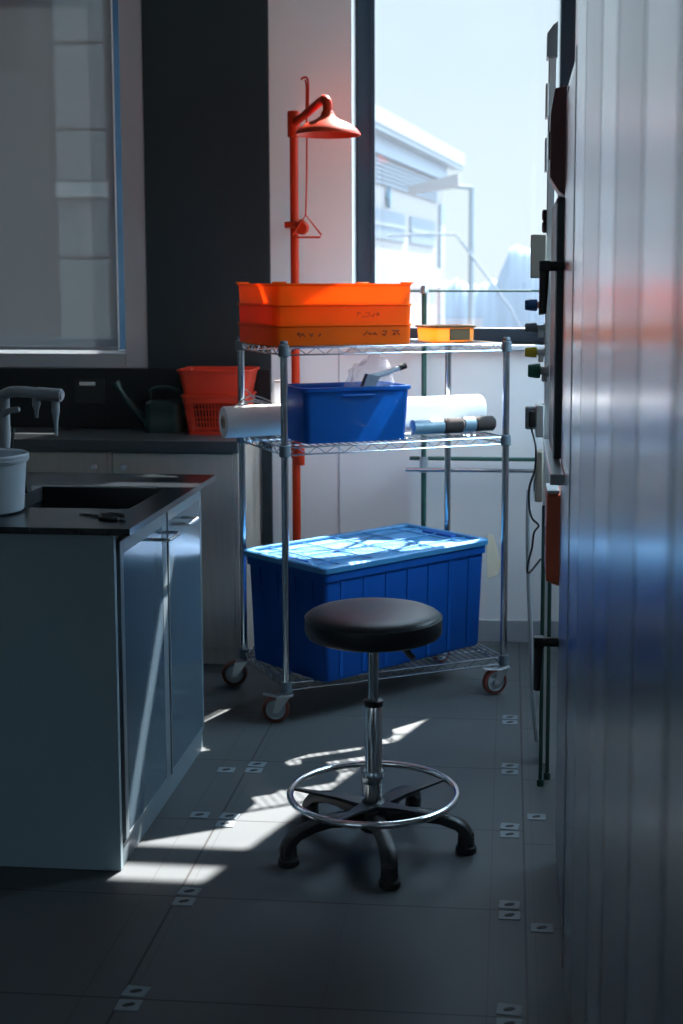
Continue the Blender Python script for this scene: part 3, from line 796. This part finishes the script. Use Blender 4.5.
# blue basket on the middle shelf, with its bag and brush
bs = thing('blue_basket', 'translucent blue plastic basket on the middle shelf of the cart', 'basket', C(.285, .150, .9635), CA)
h = .195
MB().loft([rrect(.380, .215, .02, 0), rrect(.402, .235, .024, h-.01), rrect(.394, .227, .022, h-.01), rrect(.372, .207, .018, .004)]).build('shell', M['basket_blue'], bs)
MB().loft([rrect(.402, .235, .024, h-.018), rrect(.418, .252, .028, h-.014), rrect(.418, .252, .028, h-.002), rrect(.385, .225, .022, h), rrect(.385, .225, .022, h-.012)], cap0=False, cap1=False).build('rim', M['basket_blue'], bs)
MB().tube([(-.06, -.1255, h-.03), (.06, -.1255, h-.03)], .004, 8).build('grip', M['basket_blue'], bs)
# crumpled clear bag
bg = bmesh.new()
bmesh.ops.create_icosphere(bg, subdivisions=4, radius=1)
for v in bg.verts:
    d = v.co.copy()
    nz = noise.noise(d*2.2)*.28 + abs(noise.noise(d*5.0))*.22
    v.co = Vector((d.x*.088*(1+nz), d.y*.062*(1+nz), d.z*.122*(1+nz*.8)))
mbg = MB(); mbg.bm.free(); mbg.bm = bg
bag = tag(mbg.build('plastic_bag', M['bag']), 'crumpled clear plastic bag bulging out of the blue basket', 'bag')
bag.location = C(.388, .168, 1.128); bag.rotation_euler = (0, math.radians(14), CA)
br = thing('dusting_brush', 'grey brush with a black tipped handle sticking out of the blue basket', 'brush', C(.37, .078, 1.178), CA)
MB().loft([[(-.055, -.014, -.025), (-.01, -.014, -.032), (-.01, .014, -.032), (-.055, .014, -.025)], [(-.035, -.012, .022), (.018, -.012, .012), (.018, .012, .012), (-.035, .012, .022)]]).build('bristles', M['bristle'], br, bevel=.003)
MB().tube([(-.015, 0, .010), (.04, 0, .022), (.095, 0, .040)], [.012, .010, .009], 12).build('handle', M['brush'], br)
MB().tube([(.093, 0, .0395), (.118, 0, .047)], [.0115, .0115], 12).build('handle_tip', M['black'], br)

# white film roll across the middle shelf
rl = thing('film_roll', 'long white film roll lying across the middle shelf and jutting out at the left', 'roll', C(-.112, .335, 1.0215), CA)
rl.rotation_euler = (0, -.012, CA)
RL, Rr = 1.04, .057
Ry = Matrix.Rotation(PI/2, 3, 'Y')
prof = [(Rr*.42, 0), (Rr*.97, 0), (Rr, .004)]
for i in range(1, 16):
    q = i/16; prof.append((Rr*(1+.012*math.sin(q*19)), q*RL))
prof += [(Rr*.98, RL-.01), (Rr*.9, RL), (Rr*.42, RL), (Rr*.42, 0)]
MB().lathe(prof, (0, 0, 0), 40, Ry, cap0=False, cap1=False).build('film', M['white_roll'], rl)
MB().lathe([(Rr*.40, -.004), (Rr*.40, RL+.003), (Rr*.30, RL+.003), (Rr*.30, -.004), (Rr*.40, -.004)], (0, 0, 0), 28, Ry, cap0=False, cap1=False).build('core_tube', M['core'], rl)
# white jug-like pack and ties between basket and left post
pk = thing('white_pack', 'white soft pack standing upright between the blue basket and the film roll end', 'pack', C(.135, .418, .9635), CA)
MB().loft([rrect(.07, .03, .012, 0), rrect(.075, .034, .014, .06), rrect(.07, .028, .012, .15), rrect(.05, .016, .007, .188)]).build('pouch', M['white_roll'], pk)
MB().box((0, 0, .192), (.052, .006, .012)).build('seal', M['white'], pk, bevel=.002)
ct = MB()
for a, b2, c2 in (((-.075, .29, 1.086), (-.02, .29, 1.118), (.05, .27, 1.095)), ((-.06, .29, 1.082), (-.01, .28, 1.103), (.05, .27, 1.085)), ((-.042, .285, 1.142), (-.015, .28, 1.11), (.018, .27, 1.086)), ((-.09, .29, 1.08), (-.04, .30, 1.096), (.02, .28, 1.092))):
    ct.tube(wave([C(*a), C(*b2), C(*c2)], 8), .0026, 6)
tag(ct.build('cable_ties', M['white']), 'loose white cable ties curling over the film roll beside the left cart post', 'cable ties')
# two short rollers with dark sleeves
for i, (u, v, lp, ld, lab) in enumerate(((.548, .155, .125, .085, 'pale wrapped roller with a dark brown sleeve end, right of the blue basket'),
                                         (.765, .175, .05, .085, 'pale wrapped roller with a dark brown sleeve end, beside the right cart post'))):
    t = thing('paint_roller', lab, 'roller', C(u, v, .9925), CA, 'rollers on the middle shelf')
    MB().lathe([(.018, 0), (.0278, .004), (.0278, lp), (.02, lp+.002)], (0, 0, 0), 24, Ry).build('wrapped_end', M['pale_wrap'], t)
    MB().lathe([(.022, lp), (.0282, lp+.006), (.0284, lp+ld-.008), (.022, lp+ld), (.010, lp+ld+.001)], (0, 0, 0), 24, Ry).build('sleeve', M['dark_nap'], t)
ps = MB()
ps.loft([[C(.50, .20, .9628), C(.80, .19, .9628), C(.82, .27, .9632), C(.50, .275, .9632)], [C(.50, .20, .9640), C(.80, .19, .9640), C(.82, .27, .9644), C(.50, .275, .9644)]])
tag(ps.build('paper_sheet', M['white']), 'white paper sheet lying flat on the middle shelf under the rollers', 'paper')

# ------------------------------------------------------------------ big blue crate on the bottom shelf
BA = math.radians(47.6)
bn = thing('storage_crate', 'large blue lidded storage crate set askew on the bottom shelf of the cart', 'crate', (-.623, 4.475, .1415), BA)
BL, BW, BH = .812, .458, .413
b = MB()
def ring(z, ins, r=.02):
    return rrect(BL-2*ins, BW-2*ins, r, z, 5, BL/2, BW/2)
b.loft([ring(0, .024), ring(.01, .020), ring(BH-.055, .010), ring(BH-.055, .003), ring(BH-.022, .002), ring(BH-.022, .012), ring(.012, .026)])
# upright ribs
for i in range(7):
    q = .09 + (BL-.18)*i/6
    for yb_, sg in ((0, 1), (BW, -1)):
        b.loft([[(q-.008, yb_+sg*.026, .012), (q+.008, yb_+sg*.026, .012), (q+.008, yb_+sg*.0175, .012), (q-.008, yb_+sg*.0175, .012)],
                [(q-.008, yb_+sg*.018, BH-.055), (q+.008, yb_+sg*.018, BH-.055), (q+.008, yb_+sg*.0075, BH-.055), (q-.008, yb_+sg*.0075, BH-.055)]])
for i in range(4):
    q = .08 + (BW-.16)*i/3
    for xb_, sg in ((0, 1), (BL, -1)):
        b.loft([[(xb_+sg*.026, q-.008, .012), (xb_+sg*.026, q+.008, .012), (xb_+sg*.034, q+.008, .012), (xb_+sg*.034, q-.008, .012)],
                [(xb_+sg*.018, q-.008, BH-.055), (xb_+sg*.018, q+.008, BH-.055), (xb_+sg*.005, q+.008, BH-.055), (xb_+sg*.005, q-.008, BH-.055)]])
b.build('tub', M['bin_blue'], bn)
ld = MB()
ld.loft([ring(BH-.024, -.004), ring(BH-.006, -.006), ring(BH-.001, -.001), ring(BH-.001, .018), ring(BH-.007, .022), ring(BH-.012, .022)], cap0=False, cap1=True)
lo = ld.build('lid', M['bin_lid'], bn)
rb_ = MB()
for i in range(5):
    q = .10 + (BL-.20)*i/4
    rb_.box((q, BW/2, BH-.0065), (.005, BW-.05, .004))
for i in range(3):
    q = .10 + (BW-.20)*i/2
    rb_.box((BL/2, q, BH-.0065), (BL-.05, .005, .004))
rb_.build('lid_ribs', M['bin_lid'], lo, bevel=.001)
for q in (.03, BL-.03):
    MB().box((q, BW/2, BH-.012), (.05, .16, .016)).build('lid_clip', M['bin_blue'], lo, bevel=.004)
cs = thing('paper_tag', 'beige paper sheet hanging from the lid at the right end of the blue crate', 'paper', (-.083, 5.163, .380), math.radians(30))
MB().loft([[(0.0, -.001, .172), (.03, -.001, .168), (.03, .001, .168), (0.0, .001, .172)], [(0, -.003, .08), (.060, -.008, .05), (.060, -.006, .05), (0, -.001, .08)], [(.0, -.004, .0), (.042, -.010, .012), (.042, -.008, .012), (0, -.002, .0)]]).build('sheet', M['card'], cs)

# ------------------------------------------------------------------ stool
stl = thing('lab_stool', 'black round lab stool with chrome foot ring and five armed base on the sunlit floor', 'stool', (-.354, 3.487, 0))
pf = [(r_*1.01, z_+.026) for r_, z_ in [(.10, .556), (.165, .556), (.174, .560), (.1795, .568), (.181, .580), (.1805, .603), (.177, .612), (.171, .6175), (.160, .6225), (.13, .627), (.08, .630), (.03, .631), (.004, .631)]]
MB().lathe(pf, (0, 0, 0), 64).build('seat', M['vinyl'], stl)
MB().tube([(.1812*math.cos(a), .1812*math.sin(a), .6345) for a in [2*PI*k/64 for k in range(64)]], .0022, 6, closed=True).build('seat_piping', M['vinyl'], stl)
MB().lathe([(.02, .541), (.045, .571), (.10, .575), (.10, .583)], (0, 0, 0), 32).build('seat_plate', M['postdark'], stl)
MB().tube(wave([(.02, -.01, .571), (.06, -.03, .566), (.085, -.04, .561), (.10, -.048, .546), (.112, -.055, .538)]), [.006]*12+[.009]*9+[.008]*4, 10).build('height_lever', M['postdark'], stl)
MB().cyl((0, 0, .38), (0, 0, .576), .0145, seg=28).build('piston', M['chrome'], stl)
MB().lathe([(.0235, .12), (.0235, .40), (.0225, .402), (.0225, .385), (.0175, .39)], (0, 0, 0), 32, cap0=True, cap1=False).build('gas_column', M['chrome_bright'], stl)
MB().lathe([(.0255, .392), (.0262, .396), (.0262, .407), (.017, .410)], (0, 0, 0), 32).build('column_collar', M['black'], stl)
MB().lathe([(.027, .18), (.029, .184), (.029, .208), (.027, .212)], (0, 0, 0), 32).build('ring_clamp', M['chrome'], stl)
RZ, RRr = .150, .2245
ringo = MB().tube([(RRr*math.cos(a), RRr*math.sin(a), RZ) for a in [2*PI*k/96 for k in range(96)]], .0095, 14, closed=True).build('foot_ring', M['chrome_bright'], stl)
for k in range(5):
    a = math.radians(33 + 72*k)
    d = Vector((math.cos(a), math.sin(a), 0)); s = Vector((-d.y, d.x, 0))
    def P(r, w, z): return d*r + s*w + Vector((0, 0, z))
    MB().loft([[P(.018, -.028, .112), P(.018, .028, .112), P(.018, .028, .125), P(.018, -.028, .125)],
               [P(.10, -.016, .130), P(.10, .016, .130), P(.10, .016, .138), P(.10, -.016, .138)],
               [P(.222, -.005, .146), P(.222, .005, .146), P(.222, .005, .152), P(.222, -.005, .152)]]).build('ring_spoke', M['black'], stl, bevel=.001)
MB().lathe([(.036, .050), (.045, .058), (.045, .108), (.034, .125), (.0245, .132)], (0, 0, 0), 36).build('base_hub', M['black'], stl)
for k in range(5):
    a = math.radians(-75 + 72*k)
    d = Vector((math.cos(a), math.sin(a), 0)); s = Vector((-d.y, d.x, 0))
    secs = []
    for r, zt, hgt, w in ((.03, .105, .052, .050), (.08, .112, .040, .044), (.13, .113, .034, .041), (.18, .106, .031, .040), (.222, .095, .033, .042), (.246, .084, .044, .044), (.262, .066, .044, .042), (.269, .050, .026, .038)):
        rr_ = []
        for j in range(12):
            t2 = 2*PI*j/12
            cx2 = math.copysign(abs(math.cos(t2))**.6, math.cos(t2)); sx2 = math.copysign(abs(math.sin(t2))**.6, math.sin(t2))
            rr_.append(d*(r) + s*(cx2*w/2) + Vector((0, 0, zt - hgt/2 + sx2*hgt/2)))
        secs.append(rr_)
    lg = MB().loft(secs).build('base_leg', M['black'], stl)
    c = d*.250
    MB().lathe([(.026, 0), (.0285, .003), (.028, .016), (.023, .020), (.021, .055)], (c.x, c.y, 0), 24).build('glide_foot', M['rubber'], lg)

# ------------------------------------------------------------------ outside
S('ground', MB().bx(-160, 160, 6.2, 420, -3.2, -3.0), M['ground'], smooth=0)
bd = thing('office_building', 'pale hazy office building with a deep flat roof eave seen through the clear window', 'building', (-3.86, 38.56, -3.0), 0)
ang = math.atan2(52.0-38.56, -2.01+3.86)       # long face runs away from the viewer
fd = Vector((math.cos(ang), math.sin(ang), 0)); fn = Vector((fd.y, -fd.x, 0))
BZ = 3.0
Rb = Matrix((fd, -fn, Vector((0, 0, 1)))).transposed()
def bld(m, s0, s1, d0, d1, z0_, z1_):
    """s along the face, d depth behind the face (negative = proud), z world height"""
    m.box(fd*(s0+s1)/2 - fn*(d0+d1)/2 + Vector((0, 0, (z0_+z1_)/2+BZ)), (s1-s0, d1-d0, z1_-z0_), 0, Rb)
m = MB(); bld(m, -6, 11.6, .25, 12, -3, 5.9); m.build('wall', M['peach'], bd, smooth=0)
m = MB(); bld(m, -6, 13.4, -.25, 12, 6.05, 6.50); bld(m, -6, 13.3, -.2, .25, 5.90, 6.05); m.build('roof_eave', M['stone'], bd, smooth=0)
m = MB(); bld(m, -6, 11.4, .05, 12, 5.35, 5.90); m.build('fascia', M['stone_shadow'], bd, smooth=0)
m = MB()
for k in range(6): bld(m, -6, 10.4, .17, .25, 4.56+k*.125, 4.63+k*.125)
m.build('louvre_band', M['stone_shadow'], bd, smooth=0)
for s0, s1 in ((-.6, 4.9), (5.8, 9.9)):
    m = MB(); bld(m, s0, s1, .20, .26, 2.95, 3.82); f0 = m.build('window', M['extglass'], bd, smooth=0)
    m = MB(); bld(m, s0+.1, s1-.1, .17, .20, 3.36, 3.41); m.build('window_bar', M['stone'], f0, smooth=0)
m = MB(); bld(m, -6, 11.6, .15, .25, 1.5, 2.2); bld(m, 10.8, 11.6, .15, .25, -3, 4.5); m.build('ledge_band', M['stone'], bd, smooth=0)
m = MB()
c0 = fd*2.4 - fn*.17 + Vector((0, 0, 4.2+BZ))
m.loft([[c0 + Rb @ Vector((x, y, z)) for x, z in ((-.14, 0), (0, -.32), (.14, 0), (0, .32))] for y in (-.08, .05)])
m.build('emblem', M['emblem'], bd, smooth=0)
ca = thing('lamp_mast', 'pale thin street mast with a long boxy arm in front of the office building', 'mast', (-1.16, 40, -3.0))
MB().cyl((0, 0, 0), (0, 0, 7.42), .09, seg=12).build('pole', M['stone'], ca)
MB().cyl((.0, 0, 7.40), (-.45, 0, 7.44), .06, seg=10).build('bracket', M['stone'], ca)
MB().loft([[(-1.85, -.3, 7.24), (-1.85, .3, 7.24), (-1.85, .3, 7.44), (-1.85, -.3, 7.44)], [(-.38, -.3, 7.42), (-.38, .3, 7.42), (-.38, .3, 7.80), (-.38, -.3, 7.80)]]).build('arm_box', M['peach'], ca)
cbx = MB().tube([(-3.6, 39.6, 3.0), (-2.4, 39.6, 3.06), (-1.6, 39.6, 3.04), (-.9, 39.6, 2.1), (0, 39.6, .9), (.35, 39.6, .2), (.35, 39.6, -3.0)], .035, 6)
tag(cbx.build('overhead_cable', M['stone_shadow']), 'thin pale cable sloping down to the right outside the window', 'cable')
tr = MB()
rings = []
for i in range(161):
    x = -8 + 24*i/160
    hgt = 5.0 + 1.1*noise.noise(Vector((x*.45, 1.3, 0))) + .5*noise.noise(Vector((x*1.5, 4, 0))) + .25*noise.noise(Vector((x*4, 7, 0))) + 2.2*min(1, max(0, (x+1.1)/1.0))
    rings.append([(x, 110 - 2.2*math.cos(PI*k/10)*(1+.12*noise.noise(Vector((x*1.2, k*.7, 2)))), -3 + hgt*math.sin(PI*k/10)**.6) for k in range(11)])
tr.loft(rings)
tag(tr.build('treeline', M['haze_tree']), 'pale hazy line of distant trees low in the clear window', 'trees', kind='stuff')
# facade seen dimly through the blind
fb = thing('facade_block', 'grey panelled facade seen dimly through the roller blind', 'building', (-3.4, 9.0, -3.0))
MB().bx(.16, 2.2, 0, 3, 0, 15).bx(-2.6, .16, 0, 3, 0, 5.95).bx(-2.6, -.25, .3, 3, 5.95, 15).build('wall', M['facade'], fb, smooth=0)  # upper part, out of view, raised to keep sun off the blind
m = MB()
for z0_, z1_ in ((3.0, 4.69), (4.71, 5.09), (5.21, 5.54), (5.56, 6.10), (6.12, 6.9), (6.92, 15)):
    m.bx(.36, .69, -.06, 0, z0_, z1_)
m.build('light_panels', M['facade_light'], fb, bevel=.01)
m = MB(); m.bx(.36, .70, -.10, 0, 5.10, 5.20); m.build('string_course', mat('pale_string_course', (.42, .45, .46), .8, var=.04), fb, bevel=.01)

# ------------------------------------------------------------------ light: sun and sky
SX, SY, SZ = -.36, -1.0, -1.26
sd = bpy.data.lights.new('sun', 'SUN'); so_ = bpy.data.objects.new('sun', sd); COL.objects.link(so_)
sd.energy = 33; sd.angle = math.radians(.53); sd.color = (1, .97, .93)
so_.rotation_euler = Vector((SX, SY, SZ)).to_track_quat('-Z', 'Y').to_euler()
wd = bpy.data.worlds.new('sky'); SC.world = wd; wd.use_nodes = True
nt = wd.node_tree; N = nt.nodes; L = nt.links
bgn = N['Background']
tc = N.new('ShaderNodeTexCoord'); sx = N.new('ShaderNodeSeparateXYZ'); L.new(tc.outputs['Generated'], sx.inputs[0])
cr = N.new('ShaderNodeValToRGB'); L.new(sx.outputs['Z'], cr.inputs['Fac'])
el = cr.color_ramp.elements
el[0].position = 0; el[0].color = (.74, .86, .92, 1)
el[1].position = .22; el[1].color = (.61, .79, .91, 1)
e = el.new(.45); e.color = (.49, .73, .92, 1)
e = el.new(.05); e.color = (.72, .87, .94, 1)
st_ = N.new('ShaderNodeMapRange'); st_.inputs['From Min'].default_value = .22; st_.inputs['From Max'].default_value = .70
st_.inputs['To Min'].default_value = 1.0; st_.inputs['To Max'].default_value = 7.5
L.new(sx.outputs['Z'], st_.inputs['Value'])
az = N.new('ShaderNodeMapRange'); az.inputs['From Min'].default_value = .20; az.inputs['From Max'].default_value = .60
az.inputs['To Min'].default_value = 1.0; az.inputs['To Max'].default_value = 3.1       # unseen sky on the right brightened to light the white column
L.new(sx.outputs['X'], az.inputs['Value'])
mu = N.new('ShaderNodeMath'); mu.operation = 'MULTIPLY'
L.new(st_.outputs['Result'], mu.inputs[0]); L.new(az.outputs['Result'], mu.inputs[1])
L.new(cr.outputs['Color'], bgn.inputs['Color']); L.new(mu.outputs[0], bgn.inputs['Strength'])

# ------------------------------------------------------------------ render look
vs = SC.view_settings
vs.view_transform = 'Standard'; vs.look = 'None'; vs.exposure = 0; vs.gamma = 1; vs.use_curve_mapping = False
cy = SC.cycles
cy.max_bounces = 10; cy.diffuse_bounces = 6; cy.glossy_bounces = 5; cy.transparent_max_bounces = 12
cy.sample_clamp_indirect = 6
cy.caustics_reflective = False; cy.caustics_refractive = False
